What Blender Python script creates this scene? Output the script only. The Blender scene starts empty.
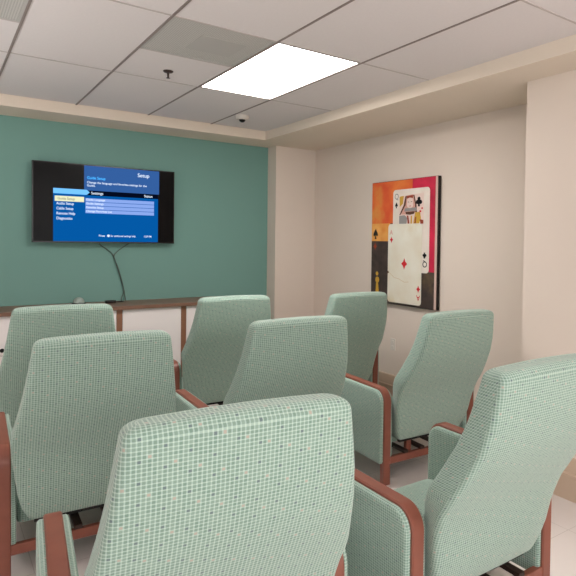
import bpy, bmesh, math, random
from mathutils import Vector, Matrix
random.seed(4)
C = bpy.context.scene.collection
PI = math.pi
H = 2.70                                   # tiled ceiling height
TILE = .6096

# ------------------------------------------------------------------ materials
def lin(c):
    return tuple(((x/255)/12.92 if x/255 <= .04045 else ((x/255+.055)/1.055)**2.4) for x in c) + (1,)

def new_mat(name):
    m = bpy.data.materials.new(name); m.use_nodes = True
    nt = m.node_tree
    return m, nt, nt.nodes['Principled BSDF']

def plain(name, rgb, rough=.6, noise=0.0, scale=20, spec=.3, bump=0.0, metal=0.0, stretch=None):
    m, nt, b = new_mat(name)
    col = lin(rgb)
    b.inputs['Base Color'].default_value = col
    b.inputs['Roughness'].default_value = rough
    b.inputs['Specular IOR Level'].default_value = spec
    b.inputs['Metallic'].default_value = metal
    if noise or bump:
        tc = nt.nodes.new('ShaderNodeTexCoord'); n = nt.nodes.new('ShaderNodeTexNoise')
        n.inputs['Scale'].default_value = scale; n.inputs['Detail'].default_value = 4
        src = tc.outputs['Object']
        if stretch:
            mp = nt.nodes.new('ShaderNodeMapping'); mp.inputs['Scale'].default_value = stretch
            nt.links.new(src, mp.inputs['Vector']); src = mp.outputs['Vector']
        nt.links.new(src, n.inputs['Vector'])
        if noise:
            mx = nt.nodes.new('ShaderNodeMix'); mx.data_type = 'RGBA'
            mx.inputs['A'].default_value = tuple(max(0, x*(1-noise)) for x in col[:3])+(1,)
            mx.inputs['B'].default_value = tuple(min(1, x*(1+noise)) for x in col[:3])+(1,)
            nt.links.new(n.outputs['Fac'], mx.inputs['Factor'])
            nt.links.new(mx.outputs['Result'], b.inputs['Base Color'])
        if bump:
            bp = nt.nodes.new('ShaderNodeBump'); bp.inputs['Strength'].default_value = bump
            bp.inputs['Distance'].default_value = .002
            nt.links.new(n.outputs['Fac'], bp.inputs['Height']); nt.links.new(bp.outputs['Normal'], b.inputs['Normal'])
    return m

def emit(name, rgb, strength):
    m = bpy.data.materials.new(name); m.use_nodes = True
    nt = m.node_tree; nt.nodes.clear()
    e = nt.nodes.new('ShaderNodeEmission'); o = nt.nodes.new('ShaderNodeOutputMaterial')
    e.inputs['Color'].default_value = lin(rgb); e.inputs['Strength'].default_value = strength
    nt.links.new(e.outputs[0], o.inputs[0])
    return m

class N:
    """tiny node-math helper"""
    def __init__(s, nt): s.nt = nt
    def m(s, op, a, b=None, c=None):
        n = s.nt.nodes.new('ShaderNodeMath'); n.operation = op
        for i, v in enumerate((a, b, c)):
            if v is None: continue
            if isinstance(v, (int, float)): n.inputs[i].default_value = v
            else: s.nt.links.new(v, n.inputs[i])
        return n.outputs[0]
    def mix(s, f, a, b):
        n = s.nt.nodes.new('ShaderNodeMix'); n.data_type = 'RGBA'
        for k, v in (('Factor', f), ('A', a), ('B', b)):
            if isinstance(v, (int, float)): n.inputs[k].default_value = v
            elif isinstance(v, tuple): n.inputs[k].default_value = v
            else: s.nt.links.new(v, n.inputs[k])
        return n.outputs['Result']

def fabric_material():
    m, nt, b = new_mat('checked_upholstery'); k = N(nt)
    uv = nt.nodes.new('ShaderNodeUVMap'); sp = nt.nodes.new('ShaderNodeSeparateXYZ')
    nt.links.new(uv.outputs[0], sp.inputs[0])
    P = .0097
    u = k.m('DIVIDE', sp.outputs[0], P*1.1); v = k.m('DIVIDE', sp.outputs[1], P)
    fu, fv = k.m('FRACT', u), k.m('FRACT', v)
    cu, cv = k.m('FLOOR', u), k.m('FLOOR', v)
    sq = k.m('MULTIPLY', k.m('GREATER_THAN', fu, .33), k.m('GREATER_THAN', fv, .33))
    one = k.m('ADD', k.m('GREATER_THAN', fu, .33), k.m('GREATER_THAN', fv, .33))   # 0,1,2
    cc = nt.nodes.new('ShaderNodeCombineXYZ'); nt.links.new(cu, cc.inputs[0]); nt.links.new(cv, cc.inputs[1])
    wn = nt.nodes.new('ShaderNodeTexWhiteNoise'); wn.noise_dimensions = '2D'; nt.links.new(cc.outputs[0], wn.inputs['Vector'])
    square = k.mix(wn.outputs['Value'], lin((116, 143, 129)), lin((135, 159, 145)))
    line = k.mix(k.m('GREATER_THAN', one, .5), lin((182, 201, 188)), lin((158, 180, 168)))
    col = k.mix(sq, line, square)
    m5 = k.m('FLOORED_MODULO', cu, 5.0)
    row = k.m('ADD', cv, k.m('MULTIPLY', k.m('FLOOR', k.m('DIVIDE', cu, 5.0)), 2.0))
    dark = k.m('MULTIPLY', k.m('MULTIPLY', k.m('COMPARE', m5, 0.0, .1), k.m('COMPARE', k.m('FLOORED_MODULO', row, 5.0), 0.0, .1)), sq)
    pink = k.m('MULTIPLY', k.m('MULTIPLY', k.m('COMPARE', m5, 2.0, .1), k.m('COMPARE', k.m('FLOORED_MODULO', row, 9.0), 3.0, .1)), sq)
    col = k.mix(dark, col, lin((106, 122, 122)))
    col = k.mix(pink, col, lin((172, 162, 150)))
    nt.links.new(col, b.inputs['Base Color'])
    b.inputs['Roughness'].default_value = .85
    b.inputs['Specular IOR Level'].default_value = .2
    b.inputs['Sheen Weight'].default_value = .25
    b.inputs['Sheen Roughness'].default_value = .5
    bp = nt.nodes.new('ShaderNodeBump'); bp.inputs['Strength'].default_value = .25; bp.inputs['Distance'].default_value = .001
    nt.links.new(sq, bp.inputs['Height']); nt.links.new(bp.outputs['Normal'], b.inputs['Normal'])
    return m

def wood_material(name, a, c, axis_scale):
    m, nt, b = new_mat(name)
    tc = nt.nodes.new('ShaderNodeTexCoord'); mp = nt.nodes.new('ShaderNodeMapping'); n = nt.nodes.new('ShaderNodeTexNoise')
    mp.inputs['Scale'].default_value = axis_scale
    n.inputs['Scale'].default_value = 14; n.inputs['Detail'].default_value = 5
    nt.links.new(tc.outputs['Object'], mp.inputs[0]); nt.links.new(mp.outputs[0], n.inputs['Vector'])
    k = N(nt)
    nt.links.new(k.mix(n.outputs['Fac'], lin(a), lin(c)), b.inputs['Base Color'])
    b.inputs['Roughness'].default_value = .38; b.inputs['Specular IOR Level'].default_value = .45
    return m

def floor_material():
    m, nt, b = new_mat('floor_tile'); k = N(nt)
    tc = nt.nodes.new('ShaderNodeTexCoord'); sp = nt.nodes.new('ShaderNodeSeparateXYZ'); nt.links.new(tc.outputs['Object'], sp.inputs[0])
    u, v = k.m('DIVIDE', sp.outputs[0], .6), k.m('DIVIDE', sp.outputs[1], .6)
    gu, gv = k.m('LESS_THAN', k.m('FRACT', u), .006), k.m('LESS_THAN', k.m('FRACT', v), .006)
    grout = k.m('MAXIMUM', gu, gv)
    n = nt.nodes.new('ShaderNodeTexNoise'); n.inputs['Scale'].default_value = 3; n.inputs['Detail'].default_value = 6
    nt.links.new(tc.outputs['Object'], n.inputs['Vector'])
    base = k.mix(n.outputs['Fac'], lin((224, 216, 212)), lin((238, 231, 227)))
    nt.links.new(k.mix(grout, base, lin((206, 197, 192))), b.inputs['Base Color'])
    b.inputs['Roughness'].default_value = .32; b.inputs['Specular IOR Level'].default_value = .4
    return m

M = dict(
    fabric=fabric_material(),
    wood=wood_material('cherry_wood', (120, 66, 52), (142, 84, 67), (1, 1, 1)),
    slat=plain('dark_slat', (52, 36, 30), .5),
    black_bar=plain('black_steel', (24, 22, 22), .5),
    wall=plain('cream_paint', (222, 208, 196), .85, .02, 3, .2),
    taupe=plain('taupe_bounce_cut', (128, 116, 106), .85, .02, 3, .2),  # for the unseen left wall, darkened to cut light bouncing from that side
    teal=plain('teal_paint', (117, 156, 147), .8, .03, 2, .25),
    tile=plain('mineral_tile', (222, 215, 214), .95, .03, 60, .1),
    soffit=plain('soffit_paint', (226, 212, 196), .9, .02, 3, .15),
    tee=plain('ceiling_tee_shadow_line', (138, 126, 121), .6),  # main tees coloured darker to stand in for the shadow gap at tile edges
    cross=plain('ceiling_tee_pale', (188, 178, 174), .6),
    base=plain('vinyl_baseboard', (204, 180, 158), .5),
    floor=floor_material(),
    cabwood=wood_material('cabinet_wood', (128, 88, 66), (152, 108, 84), (.15, 1, 1)),
    cabwhite=plain('white_laminate', (236, 229, 227), .45),
    top=wood_material('worktop_wood', (112, 82, 66), (132, 98, 80), (.1, 1, 1)),
    black=plain('black_plastic', (18, 17, 17), .4),
    darkbronze=plain('dark_bronze', (70, 56, 52), .4, metal=.4),
    white=plain('white_plastic', (215, 207, 198), .5),
    grey=plain('grey_plastic', (150, 165, 158), .5),
    ventframe=plain('vent_grey', (178, 175, 171), .6),
    cable=plain('cable_grey', (84, 96, 90), .5),
    bezel=plain('tv_black', (12, 11, 11), .25, spec=.5),
    diffuser=emit('lamp_diffuser', (255, 251, 247), 12.0),
)
def perforated():
    m, nt, b = new_mat('perforated_panel'); k = N(nt)
    tc = nt.nodes.new('ShaderNodeTexCoord'); sp = nt.nodes.new('ShaderNodeSeparateXYZ'); nt.links.new(tc.outputs['Object'], sp.inputs[0])
    u, v = k.m('FRACT', k.m('DIVIDE', sp.outputs[0], .012)), k.m('FRACT', k.m('DIVIDE', sp.outputs[1], .012))
    d = k.m('ADD', k.m('POWER', k.m('SUBTRACT', u, .5), 2.0), k.m('POWER', k.m('SUBTRACT', v, .5), 2.0))
    nt.links.new(k.mix(k.m('LESS_THAN', d, .07), lin((190, 187, 182)), lin((150, 147, 143))), b.inputs['Base Color'])
    b.inputs['Roughness'].default_value = .7
    return m
M['perf'] = perforated()

# ------------------------------------------------------------------ mesh helpers
def obj(name, bm, mat, parent=None, smooth=False, mats=None):
    me = bpy.data.meshes.new(name); bm.normal_update(); bm.to_mesh(me); bm.free()
    for mm in (mats or [mat]): me.materials.append(mm)
    if smooth:
        for p in me.polygons: p.use_smooth = True
        me.set_sharp_from_angle(angle=math.radians(38))
    o = bpy.data.objects.new(name, me); C.objects.link(o)
    if parent: o.parent = parent
    return o

def tag(o, label, cat, group=None):
    o['label'] = label; o['category'] = cat
    if group: o['group'] = group
    return o

def thing(name, label, cat, loc=(0, 0, 0), group=None):
    o = bpy.data.objects.new(name, None); o.empty_display_size = .1; C.objects.link(o)
    o.location = loc
    return tag(o, label, cat, group)

def struct(name, bm, mat):
    o = obj(name, bm, mat); o['kind'] = 'structure'; return o

def box(bm, x0, x1, y0, y1, z0, z1, bev=0, mi=0):
    vs = [bm.verts.new((x, y, z)) for z in (z0, z1) for y in (y0, y1) for x in (x0, x1)]
    fs = [bm.faces.new([vs[i] for i in f]) for f in ((0, 2, 3, 1), (4, 5, 7, 6), (0, 1, 5, 4), (2, 6, 7, 3), (0, 4, 6, 2), (1, 3, 7, 5))]
    for f in fs: f.material_index = mi
    if bev:
        es = list({e for f in fs for e in f.edges})
        bmesh.ops.bevel(bm, geom=es, offset=bev, segments=3, profile=.5, affect='EDGES')
    return bm

def bx(*a, bev=0):
    return box(bmesh.new(), *a, bev=bev)

def round_poly(pts, rads, n=5):
    """round the corners of a 2-D polygon"""
    out = []
    L = len(pts)
    for i in range(L):
        p = Vector(pts[i]); a = Vector(pts[i-1]); c = Vector(pts[(i+1) % L]); r = rads[i]
        if r <= 0: out.append(p); continue
        d1 = (a-p).normalized(); d2 = (c-p).normalized()
        ang = d1.angle(d2); t = r/math.tan(ang/2)
        s, e = p+d1*t, p+d2*t
        cen = p+(d1+d2).normalized()*(r/math.sin(ang/2))
        a0 = math.atan2(s.y-cen.y, s.x-cen.x); a1 = math.atan2(e.y-cen.y, e.x-cen.x)
        da = (a1-a0+PI) % (2*PI)-PI
        for k in range(n+1):
            t_ = a0+da*k/n
            out.append(Vector((cen.x+r*math.cos(t_), cen.y+r*math.sin(t_))))
    return out

def box_uv(bm):
    uv = bm.loops.layers.uv.verify(); bm.normal_update()
    for f in bm.faces:
        n = f.normal; ax = max(range(3), key=lambda i: abs(n[i]))
        for l in f.loops:
            c = l.vert.co
            l[uv].uv = ((c.y, c.z), (c.x, c.z), (c.x, c.y))[ax]

def tube(bm, pts, r, n=8, cap=True):
    rings = []
    pts = [Vector(p) for p in pts]
    up = Vector((0, 0, 1))
    for i, p in enumerate(pts):
        t = (pts[min(i+1, len(pts)-1)]-pts[max(i-1, 0)]).normalized()
        a = t.cross(up)
        if a.length < 1e-3: a = t.cross(Vector((1, 0, 0)))
        a.normalize(); b = t.cross(a)
        rr = r[i] if isinstance(r, (list, tuple)) else r
        rings.append([bm.verts.new(p+(a*math.cos(2*PI*k/n)+b*math.sin(2*PI*k/n))*rr) for k in range(n)])
    for A, B in zip(rings, rings[1:]):
        for k in range(n): bm.faces.new((A[k], A[(k+1) % n], B[(k+1) % n], B[k]))
    if cap: bm.faces.new(rings[0][::-1]); bm.faces.new(rings[-1])
    bmesh.ops.recalc_face_normals(bm, faces=bm.faces[:])
    return bm

def lathe(bm, prof, cen=(0, 0, 0), n=24):
    rings = []
    for r, z in prof:
        rings.append([bm.verts.new((cen[0]+r*math.cos(2*PI*k/n), cen[1]+r*math.sin(2*PI*k/n), cen[2]+z)) for k in range(n)])
    for A, B in zip(rings, rings[1:]):
        for k in range(n): bm.faces.new((A[k], A[(k+1) % n], B[(k+1) % n], B[k]))
    bm.faces.new(rings[0]); bm.faces.new(rings[-1])
    bmesh.ops.recalc_face_normals(bm, faces=bm.faces[:])
    return bm

def smooth_path(pts, n=6):
    out = []
    P = [Vector(p) for p in pts]
    for i in range(len(P)-1):
        a, b, c, d = P[max(i-1, 0)], P[i], P[i+1], P[min(i+2, len(P)-1)]
        for k in range(n):
            t = k/n
            out.append(.5*((2*b)+(c-a)*t+(2*a-5*b+4*c-d)*t*t+(3*b-a-3*c+d)*t**3))
    out.append(P[-1])
    return out

def lerp_table(tab, z):
    if z <= tab[0][0]: return tab[0][1]
    for (a, va), (b, vb) in zip(tab, tab[1:]):
        if z <= b: return va+(vb-va)*(z-a)/(b-a)
    return tab[-1][1]

# ------------------------------------------------------------------ the setting
struct('floor', bx(-3, 4.2, -6.4, 2.0, -.1, 0), M['floor'])
ZS = H-.09                                  # underside of the soffit
struct('wall_back', bx(-3, 3.30, 1.66, 1.8, 0, H), M['teal'])
struct('wall_corner', bx(3.30, 3.82, 1.47, 1.8, 0, H), M['wall'])
struct('wall_right', bx(3.82, 3.98, -1.82, 1.8, 0, H), M['wall'])
struct('wall_right_projection', bx(3.34, 3.98, -6.4, -1.82, 0, H), M['wall'])
struct('wall_left', bx(-3.1, -3, -6.4, 1.8, 0, H), M['taupe'])
b = bmesh.new()                             # wall behind the camera; its windows are added to let in fill light
ADDED_WIN = [(-2.7, -.7), (-.5, 1.5), (1.7, 3.2)]
box(b, -3, 3.98, -6.5, -6.4, 0, .06); box(b, -3, 3.98, -6.5, -6.4, 2.55, H)
xs = [-3]+[v for q in ADDED_WIN for v in q]+[3.98]
for k in range(0, len(xs), 2): box(b, xs[k], xs[k+1], -6.5, -6.4, .06, 2.55)
struct('wall_front', b, M['wall'])
for k, (x0, x1) in enumerate(ADDED_WIN):
    b = bmesh.new()
    for q in ((x0, x0+.05, .06, 2.55), (x1-.05, x1, .06, 2.55), (x0+.05, x1-.05, .06, .11), (x0+.05, x1-.05, 2.5, 2.55)): box(b, q[0], q[1], -6.48, -6.42, q[2], q[3])
    struct('added_window_%d' % (k+1), b, M['white'])
b = bmesh.new()
box(b, -3, 3.04, 1.235, 1.66, ZS, H+.1); box(b, 3.04, 3.82, -6.4, 1.66, ZS, H+.1)
struct('ceiling_soffit', b, M['soffit'])

# tiled ceiling: tiles 2 x 4 ft, fixtures and vents cut out of the grid
LIGHTS = [(3, -2)]          # (column, first row) of each 2 x 4 fixture
VENTS = [(2, -2), (0, -2)]                                # 2 x 2 return grilles
b = bmesh.new()
for i in range(-5, 5):
    for j in range(-12, 3):
        x0, x1, y0, y1 = i*TILE, (i+1)*TILE, j*TILE, (j+1)*TILE
        x0 = max(x0, -3); x1 = min(x1, 3.04); y0 = max(y0, -6.4); y1 = min(y1, 1.235)
        if x1-x0 < .02 or y1-y0 < .02: continue
        if any(i == a and c <= j <= c+1 for a, c in LIGHTS) or (i, j) in VENTS: continue
        box(b, x0, x1, y0, y1, H, H+.02)
box(b, -3, 3.1, -6.4, 1.3, H+.09, H+.1)
struct('ceiling', b, M['tile'])
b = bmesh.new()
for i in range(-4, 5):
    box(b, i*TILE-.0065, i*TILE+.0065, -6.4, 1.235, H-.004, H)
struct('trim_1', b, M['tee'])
b = bmesh.new()
for j in range(-10, 2, 2):
    for i in range(-5, 5):
        box(b, max(i*TILE, -3)+.0065, min((i+1)*TILE, 3.04)-.0065, j*TILE-.006, j*TILE+.006, H-.003, H)
for a, c in VENTS:
    box(b, a*TILE+.0065, (a+1)*TILE-.0065, (c+1)*TILE-.006, (c+1)*TILE+.006, H-.003, H)
struct('trim_2', b, M['cross'])

def baseboard(name, horiz):
    b = bmesh.new()
    prof = [(0, 0), (.016, 0), (.016, .145), (.022, .150), (.022, .160), (.012, .166), (.012, .255), (.008, .262), (0, .262)]
    for (x0, y0), (x1, y1), nx, ny in horiz:
        A = [b.verts.new((x0+nx*d, y0+ny*d, z)) for d, z in prof]; B = [b.verts.new((x1+nx*d, y1+ny*d, z)) for d, z in prof]
        n = len(prof)
        for k in range(n): b.faces.new((A[k], A[(k+1) % n], B[(k+1) % n], B[k]))
        b.faces.new(A); b.faces.new(B[::-1])
    bmesh.ops.recalc_face_normals(b, faces=b.faces[:])
    struct(name, b, M['base'])
baseboard('baseboard_right', [((3.82, -1.82), (3.82, 1.47), -1, 0), ((3.34, -6.4), (3.34, -1.82), -1, 0)])
baseboard('baseboard_back', [((3.30, 1.47), (3.82, 1.47), 0, -1)])

# ceiling fixtures
for n, (a, c) in enumerate(LIGHTS):
    x, y = (a+.5)*TILE, (c+1)*TILE
    t = thing('ceiling_light', 'bright flat white light panel set in the tiled ceiling in front of the teal wall', 'ceiling light', (x, y, H))
    w, l = TILE/2, TILE
    b = bmesh.new()
    for q in ((-w, -w+.016, -l, l), (w-.016, w, -l, l), (-w+.016, w-.016, -l, -l+.016), (-w+.016, w-.016, l-.016, l)):
        box(b, *q, -.003, .05)
    box(b, -w, w, -l, l, .05, .06)
    obj('light_frame', b, M['cross'], t)
    obj('diffuser', bx(-w+.016, w-.016, -l+.016, l-.016, .006, .016), M['diffuser'], t)
for n, (a, c) in enumerate(VENTS):
    x, y = (a+.5)*TILE, (c+.5)*TILE
    t = thing('ceiling_vent', ['grey perforated square ceiling vent between the sprinkler head and the light panel, whole in view',
                               'grey perforated ceiling vent cut off by the top left edge of the picture'][n], 'vent', (x, y, H), 'perforated ceiling vents')
    w = TILE/2
    b = bmesh.new()
    for q in ((-w, -w+.02, -w, w), (w-.02, w, -w, w), (-w+.02, w-.02, -w, -w+.02), (-w+.02, w-.02, w-.02, w)):
        box(b, *q, -.002, .02)
    obj('vent_frame', b, M['ventframe'], t)
    obj('perforated_panel', bx(-w+.02, w-.02, -w+.02, w-.02, .001, .006), M['perf'], t)
    obj('damper_plate', bx(-.08, .2, -.13, .13, -.001, .001), M['ventframe'], t)

t = thing('sprinkler_head', 'small dark bronze fire sprinkler hanging from the ceiling tile above the television', 'sprinkler', (1.52, -.246, H))
obj('escutcheon', lathe(bmesh.new(), [(.034, 0), (.034, -.003), (.028, -.010), (.012, -.014)]), M['darkbronze'], t, True)
obj('stem', lathe(bmesh.new(), [(.009, -.012), (.007, -.03), (.006, -.045)], n=12), M['darkbronze'], t, True)
b = bmesh.new()
lathe(b, [(.013, -.046), (.014, -.049), (.006, -.050)], n=16)
obj('deflector', b, M['darkbronze'], t, True)
t = thing('dome_camera', 'small white security camera with a dark dome on the ceiling near the light panel', 'security camera', (2.52, .70, H))
obj('camera_base', lathe(bmesh.new(), [(.060, 0), (.060, -.022), (.052, -.034), (.030, -.037)]), M['white'], t, True)
obj('dome', lathe(bmesh.new(), [(.030, -.034)]+[(.030*math.cos(a*PI/16), -.036-.026*math.sin(a*PI/16)) for a in range(0, 8)]), M['black'], t, True)

# wall outlet
t = thing('wall_outlet', 'cream wall outlet low on the right wall below the playing card painting', 'outlet', (3.82, .03, .56))
obj('cover_plate', bx(-.006, 0, -.035, .035, -.058, .058, bev=.002), M['white'], t)
for s in (-1, 1):
    obj('socket', bx(-.009, -.004, -.017, .017, s*.026-.014, s*.026+.014, bev=.002), M['white'], t)

# ------------------------------------------------------------------ cabinets along the teal wall
edges = [-.20, .39, .985, 1.575, 2.165, 2.755]
cab_labels = ['leftmost white fronted cabinet of the row under the long worktop',
              'white fronted cabinet with a dark drawer knob showing left of the far left chair',
              'white fronted cabinet under the television, hidden behind the far left chair',
              'white fronted cabinet below the dangling television cables, between two wooden stiles',
              'white fronted cabinet at the right end of the row, behind the far centre chair back']
for n in range(len(edges)-1):
    x0, x1 = edges[n], edges[n+1]; w = x1-x0
    t = thing('base_cabinet', cab_labels[n], 'cabinet', (x0, 1.2, 0), 'cabinets along the teal wall')
    b = bmesh.new()
    box(b, 0, .024, .004, .45, 0, .91); box(b, w-.024, w, .004, .45, 0, .91)
    box(b, .024, w-.024, .02, .45, .08, .91); box(b, .024, w-.024, .05, .45, 0, .08)
    obj('body', b, M['cabwood'], t)
    def knob(par, x, z):
        kb = lathe(bmesh.new(), [(.006, 0), (.006, .012), (.016, .016), (.017, .024), (.010, .029)], n=16)
        bmesh.ops.rotate(kb, verts=kb.verts[:], matrix=Matrix.Rotation(PI/2, 3, 'X'))
        bmesh.ops.translate(kb, verts=kb.verts[:], vec=(x, 0, z))
        obj('knob', kb, M['black'], par, True)
    zt = .907
    if n < 2:
        d = obj('drawer', bx(.027, w-.027, 0, .02, .592, .907, bev=.002), M['cabwhite'], t)
        knob(d, w*.47, .637); zt = .586
    d = obj('door', bx(.027, w-.027, 0, .02, .10, zt, bev=.002), M['cabwhite'], t)
    knob(d, .08 if n > 1 else w-.08, .50)
tag(obj('worktop', bx(-.22, 2.765, 1.17, 1.66, .91, .943, bev=.003), M['top']), 'long brown wooden worktop on the cabinets under the television', 'worktop')

# ------------------------------------------------------------------ television
def text_mesh(bm, s, x, z, size, y, align='LEFT', squeeze=1.0):
    cu = bpy.data.curves.new('text', 'FONT'); cu.body = s; cu.size = size; cu.align_x = align; cu.offset = size*.012
    o = bpy.data.objects.new('text', cu); C.objects.link(o)
    dg = bpy.context.evaluated_depsgraph_get(); me = bpy.data.meshes.new_from_object(o.evaluated_get(dg))
    k = len(bm.verts); bm.from_mesh(me); bm.verts.ensure_lookup_table()
    for v in bm.verts[k:]:
        v.co = Vector((x+v.co.x*squeeze, y, z+v.co.y))
    bpy.data.objects.remove(o); bpy.data.curves.remove(cu); bpy.data.meshes.remove(me)

TX0, TX1, TZ0, TZ1, TY = .929, 2.195, 1.508, 2.234, 1.58
t = thing('television', 'wall mounted black television showing a blue setup menu on the teal wall', 'television', (0, 0, 0))
b = bmesh.new(); box(b, TX0, TX1, TY+.003, TY+.035, TZ0, TZ1, bev=.003); box(b, TX0+.2, TX1-.2, TY+.03, 1.645, TZ0+.1, TZ1-.15, bev=.01)
obj('housing', b, M['bezel'], t)
b = bmesh.new()
for q in ((TX0, TX1, TZ1-.009, TZ1), (TX0, TX1, TZ0, TZ0+.012), (TX0, TX0+.009, TZ0, TZ1), (TX1-.009, TX1, TZ0, TZ1)):
    box(b, q[0], q[1], TY-.003, TY+.004, q[2], q[3])
obj('bezel', b, M['bezel'], t)
E_ = dict(black=plain('screen_black', (5, 4, 5), .25, spec=.12), blue=emit('screen_blue', (4, 88, 164), .62), blue2=emit('screen_header_blue', (54, 98, 164), .58),
          sky=emit('screen_sky', (110, 184, 246), .75), cream=emit('screen_cream', (226, 226, 186), .72), row=emit('screen_row', (132, 162, 228), .68),
          navy=emit('screen_navy', (6, 14, 36), .5), white=emit('screen_white', (215, 228, 248), .75), cyan=emit('screen_cyan', (70, 170, 245), .9), ink=emit('screen_ink', (120, 120, 110), .8))
scr = obj('screen', bx(TX0+.009, TX1-.009, TY-.001, TY+.003, TZ0+.012, TZ1-.009), E_['black'], t)
def rect(name, x0, x1, z0, z1, mat, lay):
    b = bx(x0, x1, TY-.001-.0004*lay, TY-.001-.0004*(lay-1), z0, z1)
    return obj(name, b, E_[mat], scr)
rect('menu_panel', 1.096, 2.032, TZ0+.012, 1.965, 'blue', 1)
rect('header_panel', 1.352, 2.042, 1.995, TZ1-.009, 'blue2', 1)
rect('title_bar', 1.365, 2.032, 1.950, 1.995, 'navy', 2)
b = bmesh.new()
P_ = [(1.096, 1.953), (1.375, 1.953), (1.400, 1.9765), (1.375, 2.0), (1.096, 2.0)]
fr = [b.verts.new((x, TY-.0022, z)) for x, z in P_]; bk = [b.verts.new((x, TY-.001, z)) for x, z in P_]
b.faces.new(fr); b.faces.new(bk[::-1])
for k in range(5): b.faces.new((fr[k], bk[k], bk[(k+1) % 5], fr[(k+1) % 5]))
bmesh.ops.recalc_face_normals(b, faces=b.faces[:])
obj('highlight_bar', b, E_['sky'], scr)
rect('selected_entry', 1.108, 1.352, 1.884, 1.932, 'cream', 3)
for k in range(4):
    z = 1.925-.0358*k
    rect('list_row', 1.364, 1.992, z-.0335, z-.002, 'row', 3)
yt = TY-.0032
def menu_text(s_, x, z, size, mat='white', squeeze=1.0):
    b = bmesh.new(); text_mesh(b, s_, x, z, size, yt, squeeze=squeeze); obj('menu_text', b, E_[mat], scr)
menu_text('Setup', 1.832, 2.155, .050)
menu_text('Change the language and favorites settings for the', 1.376, 2.062, .0275, squeeze=.98)
menu_text('Guide.', 1.376, 2.033, .0275)
menu_text('Settings', 1.412, 1.961, .034)
menu_text('Status', 1.895, 1.961, .034)
for s_, z in (('Audio Setup', 1.853), ('Cable Setup', 1.808), ('Remote Help', 1.763), ('Diagnostics', 1.718)):
    menu_text(s_, 1.121, z, .034, squeeze=.85)
for k, s_ in enumerate(('Guide Language', 'Guide Settings', 'Favorite Setup', 'Change Favorites List')):
    menu_text(s_, 1.370, 1.902-.0358*k, .026)
menu_text('Press', 1.48, 1.567, .026)
menu_text('for additional settings help', 1.585, 1.567, .024, squeeze=.9)
menu_text('12:09 PM', 1.893, 1.566, .025, squeeze=.8)
b = bmesh.new(); k = [b.verts.new((1.566+.012*math.cos(a*PI/8), yt, 1.576+.012*math.sin(a*PI/8))) for a in range(16)]; b.faces.new(k)
obj('button_symbol', b, E_['white'], scr)
menu_text('Guide Setup', 1.376, 2.102, .036, 'cyan', .9)
menu_text('Guide Setup', 1.130, 1.898, .032, 'ink', .9)

# cables hanging from the television down to the worktop
def cable(pts, label, r=.0045):
    b = tube(bmesh.new(), smooth_path(pts), r, 6)
    tag(obj('television_cable', b, M['cable'], None, True), label, 'cable', 'cables below the television')
cable([(1.495, 1.612, 1.502), (1.51, 1.640, 1.485), (1.57, 1.648, 1.445), (1.625, 1.648, 1.39), (1.665, 1.648, 1.27), (1.705, 1.648, 1.13), (1.728, 1.648, 1.05), (1.735, 1.63, .97), (1.733, 1.60, .948)],
      'dark grey cable from the left of the television underside down to the worktop')
cable([(1.76, 1.612, 1.502), (1.74, 1.640, 1.485), (1.67, 1.650, 1.43), (1.632, 1.636, 1.375), (1.672, 1.636, 1.26), (1.712, 1.636, 1.11), (1.722, 1.636, 1.03), (1.698, 1.625, .97), (1.690, 1.59, .948)],
      'dark grey cable joining from the right under the television, lower end splitting left', .004)

# small things on the worktop
t = thing('puck_device', 'small grey domed device on the worktop behind the far left chair', 'device', (1.30, 1.53, .943))
obj('device_base', lathe(bmesh.new(), [(.058, 0), (.060, .004), (.060, .012), (.052, .014)]), M['black'], t, True)
obj('device_dome', lathe(bmesh.new(), [(.050*math.cos(a*PI/18), .013+.052*math.sin(a*PI/18)) for a in range(0, 9)]), M['grey'], t, True)
t = thing('power_adapter', 'small black power adapter lying on the worktop near the cable ends', 'adapter', (1.57, 1.50, .943))
obj('adapter_body', bx(-.05, .045, -.022, .022, 0, .026, bev=.006), M['black'], t)
obj('adapter_lead', tube(bmesh.new(), smooth_path([(.044, 0, .012), (.08, .02, .006), (.13, .06, .005)]), .004, 6), M['black'], t, True)

# ------------------------------------------------------------------ painting of playing cards on the right wall
PX = 3.776
def blotchy(name, a, c, scale, d=None, seed=0.0):
    m, nt, b = new_mat(name); k = N(nt)
    tc = nt.nodes.new('ShaderNodeTexCoord'); mp = nt.nodes.new('ShaderNodeMapping'); mp.inputs['Location'].default_value = (seed, seed, seed)
    n = nt.nodes.new('ShaderNodeTexNoise'); n.inputs['Scale'].default_value = scale; n.inputs['Detail'].default_value = 6
    nt.links.new(tc.outputs['Object'], mp.inputs[0]); nt.links.new(mp.outputs[0], n.inputs['Vector'])
    f = k.m('MINIMUM', k.m('MAXIMUM', k.m('MULTIPLY_ADD', n.outputs['Fac'], 3.0, -1.0), 0.0), 1.0)
    col = k.mix(f, lin(a), lin(c))
    if d:
        n2 = nt.nodes.new('ShaderNodeTexNoise'); n2.inputs['Scale'].default_value = scale*.6; n2.inputs['Detail'].default_value = 5
        mp2 = nt.nodes.new('ShaderNodeMapping'); mp2.inputs['Location'].default_value = (seed+7, seed+3, seed+5)
        nt.links.new(tc.outputs['Object'], mp2.inputs[0]); nt.links.new(mp2.outputs[0], n2.inputs['Vector'])
        f2 = k.m('MINIMUM', k.m('MAXIMUM', k.m('MULTIPLY_ADD', n2.outputs['Fac'], 5.0, -2.8), 0.0), 1.0)
        col = k.mix(f2, col, lin(d))
    nt.links.new(col, b.inputs['Base Color']); b.inputs['Roughness'].default_value = .55
    return m
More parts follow.
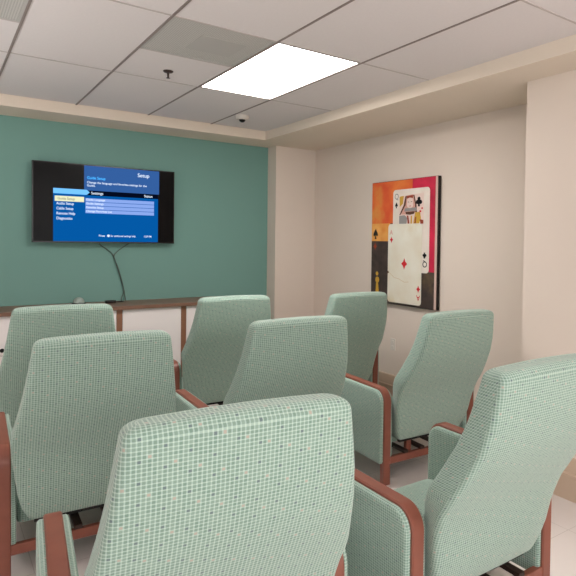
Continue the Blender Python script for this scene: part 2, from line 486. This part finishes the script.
A = dict(orange=blotchy('paint_orange', (216, 84, 44), (230, 124, 56), 5, (214, 160, 76)),
         amber=blotchy('paint_amber', (222, 140, 60), (236, 176, 96), 7),
         crimson=blotchy('paint_crimson', (176, 20, 56), (214, 36, 74), 6, (120, 16, 44), 3),
         dark=blotchy('paint_dark', (46, 36, 34), (72, 58, 52), 9, (112, 92, 60), 5),
         card=blotchy('paint_card', (222, 208, 196), (236, 226, 216), 4, (214, 188, 176), 2),
         aged=blotchy('paint_aged_card', (222, 212, 192), (230, 226, 212), 4, (206, 182, 134), 4),
         black=plain('paint_black', (22, 22, 24), .5), red=plain('paint_red', (206, 40, 48), .5), pink=plain('paint_pink', (214, 150, 140), .5),
         skin=plain('paint_skin', (212, 160, 146), .5), stain=plain('paint_stain', (206, 182, 142), .6), skinpale=plain('paint_pale_pink', (228, 204, 194), .5), gold=plain('paint_gold', (204, 160, 62), .5), rust=plain('paint_rust', (150, 66, 44), .5),
         grey=plain('paint_grey', (150, 146, 144), .5), edge=plain('canvas_edge_black', (26, 20, 18), .6), margin=plain('canvas_margin', (206, 176, 166), .7),
         brown=plain('paint_brown', (98, 62, 48), .5))
pt = thing('canvas_painting', 'tall canvas painting of two playing cards on orange, crimson and black, on the right wall', 'painting', (0, 0, 0))
obj('canvas', bx(PX, 3.812, -.590, .335, .957, 2.143, bev=.002), A['edge'], pt)
def flat(bm, pts, lay):
    """a thin raised flat shape on the canvas; pts are (y, z) seen from the room"""
    f = [bm.verts.new((PX-.0006*lay, y, z)) for y, z in pts]; k = [bm.verts.new((PX-.0006*lay+.0006, y, z)) for y, z in pts]
    n = len(pts)
    bm.faces.new(f)
    for i in range(n): bm.faces.new((f[i], k[i], k[(i+1) % n], f[(i+1) % n]))
    bmesh.ops.recalc_face_normals(bm, faces=bm.faces[:])
def pflat(name, shapes, mat, lay, parent=pt):
    b = bmesh.new()
    for s in shapes: flat(b, s, lay)
    return obj(name, b, A[mat], parent)
def R4(y0, y1, z0, z1): return [(y0, z0), (y1, z0), (y1, z1), (y0, z1)]
def card(y0, y1, z0, z1, r=.035): return [(p.x, p.y) for p in round_poly(R4(y0, y1, z0, z1), [r]*4, 6)]
def disc(y, z, r, n=14): return [(y+r*math.cos(2*PI*k/n), z+r*math.sin(2*PI*k/n)) for k in range(n)]
def diamond(y, z, w, h): return [(y-w, z), (y-w*.35, z+h*.4), (y, z+h), (y+w*.35, z+h*.4), (y+w, z), (y+w*.35, z-h*.4), (y, z-h), (y-w*.35, z-h*.4)]
def spade(y, z, s, up=1):
    top = [(y, z+up*s), (y-.62*s, z+up*.1*s), (y-.7*s, z-up*.25*s), (y-.45*s, z-up*.5*s), (y-.1*s, z-up*.25*s), (y-.28*s, z-up*s), (y+.28*s, z-up*s),
           (y+.1*s, z-up*.25*s), (y+.45*s, z-up*.5*s), (y+.7*s, z-up*.25*s), (y+.62*s, z+up*.1*s)]
    return [top]
def club(y, z, s, up=1):
    return [disc(y, z+up*.5*s, .43*s), disc(y-.47*s, z-up*.12*s, .43*s), disc(y+.47*s, z-up*.12*s, .43*s), [(y-.12*s, z+up*.3*s), (y+.12*s, z+up*.3*s), (y+.3*s, z-up*s), (y-.3*s, z-up*s)]]
pflat('canvas_margin', [R4(-.588, -.560, .960, 2.140)], 'margin', 1)
pflat('orange_field', [R4(-.26, .333, 1.735, 2.140)], 'orange', 1)
pflat('amber_field', [R4(.05, .333, 1.562, 1.735)], 'amber', 1)
pflat('crimson_field', [R4(-.560, -.26, 1.290, 2.140)], 'crimson', 1)
pflat('dark_field', [R4(-.560, .05, .960, 1.290), R4(.05, .333, .960, 1.562)], 'dark', 1)
pflat('spade_mark', spade(.271, 1.634, .052), 'black', 2)
pflat('red_mark', [diamond(.276, 1.51, .028, .04)], 'rust', 2)
pflat('gold_marks', [disc(.235, 1.18, .03), disc(.240, 1.24, .02), [(.21, 1.06), (.26, 1.06), (.25, 1.17), (.225, 1.17)]], 'gold', 2)
q = pflat('queen_card', [card(-.491, .009, 1.278, 2.052)], 'card', 3)
for sh in (club(-.353, 1.928, .046), spade(-.043, 1.905, .028), club(-.437, 1.436, .028, -1)): pflat('suit_mark', sh, 'black', 9, q)
def glyph(name, s, y, z, size, mat, lay, parent, flip=False):
    cu = bpy.data.curves.new('t', 'FONT'); cu.body = s; cu.size = size; cu.align_x = 'CENTER'; cu.align_y = 'CENTER'; cu.offset = size*.01
    o = bpy.data.objects.new('t', cu); C.objects.link(o)
    me = bpy.data.meshes.new_from_object(o.evaluated_get(bpy.context.evaluated_depsgraph_get()))
    b = bmesh.new(); b.from_mesh(me)
    s_ = -1 if flip else 1
    for v in b.verts: v.co = Vector((PX-.0006*lay, y-s_*v.co.x, z+s_*v.co.y))
    bpy.data.objects.remove(o); bpy.data.curves.remove(cu); bpy.data.meshes.remove(me)
    return obj(name, b, A[mat], parent)
glyph('queen_letter', 'Q', -.042, 1.985, .075, 'grey', 5, q)
glyph('queen_letter', 'Q', -.440, 1.360, .075, 'black', 5, q, True)
# the figure on the queen card: plain patches of colour, laid out on a 305 x 340 unit panel
def Q(*pts): return [(-.084-x/305*.33, 1.985-y/340*.257) for x, y in pts]
pflat('figure_panel', [Q((0, 0), (305, -25), (305, 345), (0, 345))], 'skinpale', 4, q)
pflat('figure_staff', [Q((0, 0), (55, -6), (45, 90), (5, 130))], 'gold', 5, q)
pflat('figure_hood', [Q((90, -8), (175, -15), (215, 140), (200, 215), (60, 225), (25, 225))], 'skin', 5, q)
pflat('figure_braid', [Q((76, 0), (94, -2), (80, 110), (18, 225), (0, 232), (55, 110))], 'brown', 6, q)
pflat('figure_braid', [Q((176, -8), (190, -8), (218, 120), (225, 205), (205, 210), (200, 110))], 'brown', 6, q)
pflat('figure_face', [[(p.x, p.y) for p in round_poly([Vector(v) for v in Q((100, 25), (170, 18), (178, 130), (140, 160), (98, 130))], [.02]*5, 4)]], 'skinpale', 7, q)
pflat('figure_hair', [Q((92, 0), (175, -8), (172, 30), (135, 22), (98, 34))], 'rust', 8, q)
pflat('figure_eye', [Q((110, 72), (126, 71), (126, 78), (110, 79))], 'brown', 8, q)
pflat('figure_eye', [Q((148, 70), (164, 69), (164, 76), (148, 77))], 'brown', 8, q)
pflat('figure_mouth', [Q((124, 122), (152, 121), (150, 128), (126, 129))], 'red', 8, q)
pflat('figure_ruff', [Q((70, 150), (215, 145), (225, 185), (65, 190))], 'grey', 7, q)
pflat('figure_collar', [Q((80, 196), (200, 190), (190, 222), (140, 232), (90, 226))], 'brown', 8, q)
pflat('figure_sleeve', [Q((0, 240), (70, 235), (105, 270), (95, 345), (0, 345))], 'grey', 7, q)
pflat('figure_robe', [Q((205, 205), (262, 200), (275, 280), (250, 345), (180, 345), (195, 250))], 'gold', 7, q)
pflat('figure_stripe', [Q((100, 240), (118, 240), (135, 345), (112, 345))], 'rust', 8, q)
pflat('figure_stripe', [Q((150, 245), (166, 243), (166, 345), (146, 345))], 'gold', 8, q)
pflat('figure_stripe', [Q((205, 260), (220, 258), (212, 345), (196, 345))], 'rust', 8, q)
pflat('figure_cuff', [Q((262, 290), (305, 300), (305, 345), (270, 345))], 'rust', 8, q)
pflat('figure_flower', [Q((255, 185), (275, 182), (278, 205), (258, 208))], 'red', 8, q)
pflat('figure_flower', [Q((278, 150), (295, 148), (296, 168), (280, 170))], 'red', 8, q)
a_ = pflat('ace_card', [card(-.402, .070, .978, 1.728)], 'aged', 10)
for sh in (diamond(-.167, 1.352, .042, .055), diamond(.021, 1.577, .024, .032), diamond(-.363, 1.128, .026, .034)): pflat('diamond_pip', [sh], 'red', 11, a_)
glyph('ace_letter', 'A', .024, 1.645, .065, 'pink', 11, a_)
glyph('ace_letter', 'A', -.364, 1.050, .07, 'red', 11, a_, True)
crack = [(.074, 1.265), (.03, 1.25), (-.03, 1.215), (-.10, 1.205), (-.17, 1.18), (-.23, 1.185)]
pflat('paper_crease', [[(y, z+.0025) for y, z in crack]+[(y, z-.0015) for y, z in crack[::-1]]], 'stain', 11, a_)
pflat('edge_tear', [[(.074, 1.28), (.045, 1.262), (.074, 1.25)]], 'brown', 11, a_)

# ------------------------------------------------------------------ the chairs
REAR_Y = [(.26, .008), (.33, -.014), (.40, -.032), (.50, -.047), (.60, -.077), (.68, -.124), (.76, -.172), (.85, -.217), (.95, -.249), (1.08, -.268), (1.16, -.272)]
HALF = [(.26, .266), (.30, .288), (.34, .308), (.40, .325), (.50, .343), (.58, .354), (.64, .355), (.70, .347), (.76, .333), (.85, .317), (.95, .301), (1.08, .282), (1.16, .270)]
THICK = [(.275, .11), (.5, .13), (.8, .135), (1.0, .12), (1.13, .105)]
ZTOP = 1.128

def backrest_bm():
    bm = bmesh.new(); uv = bm.loops.layers.uv.verify()
    zs = []
    z = .245
    zs = [(.262+.022*(1-math.cos(a*PI/8)), .026*(1-math.sin(a*PI/8))) for a in range(0, 5)]      # (z, inset): rounded bottom edge
    k = 20
    for i in range(1, k): zs.append((.284+(ZTOP-.030-.284)*i/k, 0))
    zs += [(ZTOP-.030+.030*math.sin(a*PI/14), .030*(1-math.cos(a*PI/14))) for a in range(0, 8)]
    rings = []
    for z, ins in zs:
        yr, w, t = lerp_table(REAR_Y, z), lerp_table(HALF, z), lerp_table(THICK, z)
        wf = min(w-.006, .290+max(0, z-.56)*.45)
        pts = round_poly([(-w+ins, yr+ins), (w-ins, yr+ins), (wf-ins, yr+t-ins), (-wf+ins, yr+t-ins)], [max(.022-ins*.35, .01), max(.022-ins*.35, .01), .03, .03], 4)
        # finer subdivision of the long rear and front edges
        out = []
        for i, p in enumerate(pts):
            out.append(p); qn = pts[(i+1) % len(pts)]
            if (qn-p).length > .2:
                for s in range(1, 6): out.append(p.lerp(qn, s/6))
        crown = .008 if ins > 0 and z > 1 else 0
        ring = []
        for p in out:
            bulge = 0
            zz = z+(crown*(1-(p.x/.28)**2) if crown else 0)
            if p.y < yr+.02+ins: bulge = -.010*(1-(p.x/w)**2)*(1 if .3 < z < ZTOP-.02 else .4)
            ring.append((bm.verts.new((p.x, p.y+bulge, zz)), p))
        rings.append((ring, z))
    # arc length coordinates for the weave, starting at the middle of the rear face
    def arcs(ring):
        n = len(ring); s = [0]
        for i in range(1, n+1): s.append(s[-1]+(ring[i % n][1]-ring[i-1][1]).length)
        c = min(range(n), key=lambda i: (ring[i][1].x**2+(0 if ring[i][1].y < ring[n//2][1].y else 9)))
        return s, s[c]
    path = 0
    for (ra, za), (rb, zb) in zip(rings, rings[1:]):
        n = len(ra); sa, ca = arcs(ra); sb, cb = arcs(rb)
        dz = (rb[0][0].co-ra[0][0].co).length
        for i in range(n):
            j = (i+1) % n
            f = bm.faces.new((ra[i][0], ra[j][0], rb[j][0], rb[i][0]))
            for l, q in zip(f.loops, ((sa[i]-ca, path), (sa[i+1]-ca, path), (sb[i+1]-cb, path+dz), (sb[i]-cb, path+dz))):
                l[uv].uv = (q[0]+5, q[1]+5)
        path += dz
    for ring, rev in ((rings[0][0], True), (rings[-1][0], False)):
        vs = [v for v, _ in ring]
        c = bm.verts.new(sum((v.co for v in vs), Vector())/len(vs))
        for i in range(len(vs)):
            tri = (vs[i], vs[(i+1) % len(vs)], c)
            f = bm.faces.new(tri[::-1] if rev else tri)
            for l in f.loops: l[uv].uv = (l.vert.co.x+5, l.vert.co.y+5)
    bmesh.ops.recalc_face_normals(bm, faces=bm.faces[:])
    return bm

AX, AW, PADT, AZ, AL = .370, .055, .021, .617, .70      # arm centre, wood width, pad thickness, arm height, arm length
def arm_bm(x):
    """inverted U of bent wood: rear leg, arm rest and front leg in one"""
    bm = bmesh.new()
    outer = round_poly([(0, 0), (0, AZ), (AL, AZ), (AL, 0)], [0, .085, .085, 0], 9)
    d = .046
    inner = round_poly([(d, 0), (d, AZ-d), (AL-d, AZ-d), (AL-d, 0)], [0, .04, .04, 0], 9)
    n = len(outer)
    e = .005
    def ring(i):
        o, q = outer[i], inner[i]; dd = (q-o).normalized()
        w = AW/2
        sec = [(o+dd*e, -w), (o, -w+e), (o, w-e), (o+dd*e, w), (q-dd*e, w), (q, w-e), (q, -w+e), (q-dd*e, -w)]
        return [bm.verts.new((x+xx, p.x, p.y)) for p, xx in sec]
    rs = [ring(i) for i in range(n)]
    for a, b in zip(rs, rs[1:]):
        for k in range(8): bm.faces.new((a[k], a[(k+1) % 8], b[(k+1) % 8], b[k]))
    bm.faces.new(rs[0]); bm.faces.new(rs[-1][::-1])
    bmesh.ops.recalc_face_normals(bm, faces=bm.faces[:])
    return bm

def pad_bm(x0, side):
    """upholstered pad on one face of the arm; side is the sign of its outward x"""
    bm = bmesh.new()
    m = .013
    shape = round_poly([(m, .135), (m, AZ-m), (AL-m, AZ-m), (AL-m, .135)], [.022, .072, .072, .022], 8)
    cy, cz = AL/2, .38
    rings = []
    for ins, h in ((0, 0), (0, PADT*.55), (.004, PADT*.85), (.011, PADT), (.03, PADT*1.03)):
        pts = []
        for p in shape:
            v = Vector((p.x-cy, p.y-cz)); k = 1-ins/max(abs(v.x), .2) if abs(v.x) > abs(v.y) else 1-ins/max(abs(v.y), .2)
            pts.append(bm.verts.new((x0+side*h, cy+v.x*(1-ins/.36), cz+v.y*(1-ins/.25))))
        rings.append(pts)
    n = len(shape)
    for a, b in zip(rings, rings[1:]):
        for k in range(n): bm.faces.new((a[k], a[(k+1) % n], b[(k+1) % n], b[k]))
    bm.faces.new(rings[0]); bm.faces.new(rings[-1])
    bmesh.ops.recalc_face_normals(bm, faces=bm.faces[:])
    box_uv(bm)
    return bm

def seat_bm():
    bm = bmesh.new()
    rings = []
    x, y0, y1 = .318, .09, .665
    prof = [(.018, .225), (.004, .232), (0, .25), (0, .295), (.004, .320), (.014, .338), (.035, .350), (.08, .356), (.16, .358)]
    for ins, z in prof:
        pts = round_poly([(-x+ins, y0+ins), (x-ins, y0+ins), (x-ins, y1-ins), (-x+ins, y1-ins)], [.03]*4, 4)
        rings.append([bm.verts.new((p.x, p.y, z)) for p in pts])
    n = len(rings[0])
    for a, b in zip(rings, rings[1:]):
        for k in range(n): bm.faces.new((a[k], a[(k+1) % n], b[(k+1) % n], b[k]))
    bm.faces.new(rings[0]); bm.faces.new(rings[-1])
    bmesh.ops.recalc_face_normals(bm, faces=bm.faces[:])
    box_uv(bm)
    return bm

def make_chair():
    t = bpy.data.objects.new('lounge_chair', None); t.empty_display_size = .1; C.objects.link(t)
    obj('backrest', backrest_bm(), M['fabric'], t, True)
    obj('seat', seat_bm(), M['fabric'], t, True)
    for s in (-1, 1):
        obj('arm_frame', arm_bm(s*AX), M['wood'], t, True)
        for q in (-1, 1):
            obj('arm_panel', pad_bm(s*AX+q*AW/2, q), M['fabric'], t, True)
    xi = AX-AW/2
    obj('rear_rail', bx(-xi, xi, .004, .034, .130, .176, bev=.003), M['wood'], t)
    obj('front_rail', bx(-xi, xi, AL-.04, AL-.012, .118, .19, bev=.003), M['wood'], t)
    for x in (-.21, -.07, .07, .21):
        obj('seat_slat', bx(x-.018, x+.018, .006, AL-.012, .1765, .196, bev=.002), M['slat'], t)
    obj('back_bracket', bx(-.25, .25, .030, .055, .246, .30, bev=.002), M['black_bar'], t)
    obj('support_block', bx(-.165, -.125, .06, .09, .13, .245, bev=.003), M['wood'], t)
    return t

proto = make_chair()
parts = list(proto.children)
def place(x, y, label, rz=0, first=[True]):
    if first[0]:
        r = proto; first[0] = False
    else:
        r = proto.copy(); C.objects.link(r)
        for ch in parts:
            c = ch.copy(); C.objects.link(c); c.parent = r
    r.location = (x, y, 0); r.rotation_euler = (0, 0, rz)
    tag(r, label, 'chair', 'green checked lounge chairs in rows facing the television')
    return r
CH = [(.884, -.057, -2.6, 0, 1.002, 'green checked lounge chair in the far row at left, below the television'),
      (2.075, .069, -2.6, .8, .998, 'green checked lounge chair in the far row in front of the teal wall corner'),
      (3.126, -.102, -1.5, .6, .993, 'green checked lounge chair in the far row at right, just below the painting'),
      (.846, -1.259, -2.8, 1.25, 1.003, 'green checked lounge chair in the middle row, leftmost of that row of three'),
      (1.804, -1.342, -2.5, -.6, 1.007, 'green checked lounge chair in the middle row, directly behind the nearest large chair back'),
      (2.919, -1.421, -2.95, 1.7, .996, 'green checked lounge chair in the middle row at right, whole left arm showing'),
      (.852, -2.693, -6.4, -1.8, 1.011, 'nearest green checked lounge chair, largest back at the bottom centre of the picture'),
      (1.963, -2.714, -.6, .6, 1.011, 'green checked lounge chair in the near row at right, its seat and arms showing')]
for x, y, yaw, tilt, sc, l in CH:
    r = place(x, y, l, math.radians(yaw)); r.scale = (sc, sc, sc)
    a = math.radians(tilt)
    for ch in r.children:
        if ch.name.startswith('backrest'):
            ch.rotation_euler = (a, 0, 0); ch.location = (0, .3*math.sin(a), .3-.3*math.cos(a))

# unseen fill lights added behind and left of the camera, aimed at the ceiling
def add_fill_light(x, y, z, size, power):
    l = bpy.data.lights.new('added_bounce_fill', 'AREA'); l.shape = 'DISK'; l.size = size; l.energy = power; l.color = (1, .99, .98)
    o = bpy.data.objects.new('added_bounce_fill', l); C.objects.link(o); o.location = (x, y, z); o.rotation_euler = (PI, 0, 0)
add_fill_light(-1.9, -1.0, 1.5, 1.6, 66)
add_fill_light(1.4, -5.2, 1.9, 1.4, 45)



# ------------------------------------------------------------------ world, camera
w = bpy.data.worlds.new('world'); bpy.context.scene.world = w; w.use_nodes = True
w.node_tree.nodes['Background'].inputs[0].default_value = (1, 1, 1, 1)
w.node_tree.nodes['Background'].inputs[1].default_value = 1.7

F_, YAW, PITCH, ROLL = 565.13, .638777, -.0238347, .0141962
PCX, PCY = 353.17, 255.15
fw = Vector((math.sin(YAW)*math.cos(PITCH), math.cos(YAW)*math.cos(PITCH), math.sin(PITCH)))
r0 = Vector((math.cos(YAW), -math.sin(YAW), 0)); u0 = r0.cross(fw)
rr = r0*math.cos(ROLL)+u0*math.sin(ROLL); uu = -r0*math.sin(ROLL)+u0*math.cos(ROLL)
cam = bpy.data.cameras.new('camera'); co = bpy.data.objects.new('camera', cam); C.objects.link(co)
mt = Matrix((rr, uu, -fw)).transposed().to_4x4(); mt.translation = Vector((.230276, -4.130304, H-1.146871))
co.matrix_world = mt
cam.sensor_width = 36; cam.lens = F_/576*36
cam.shift_x = (288-PCX)/576; cam.shift_y = (PCY-288)/576
cam.clip_start = .05
bpy.context.scene.camera = co

vs = bpy.context.scene.view_settings
vs.view_transform = 'Standard'; vs.look = 'None'; vs.gamma = 1; vs.use_curve_mapping = False
vs.exposure = 0.74
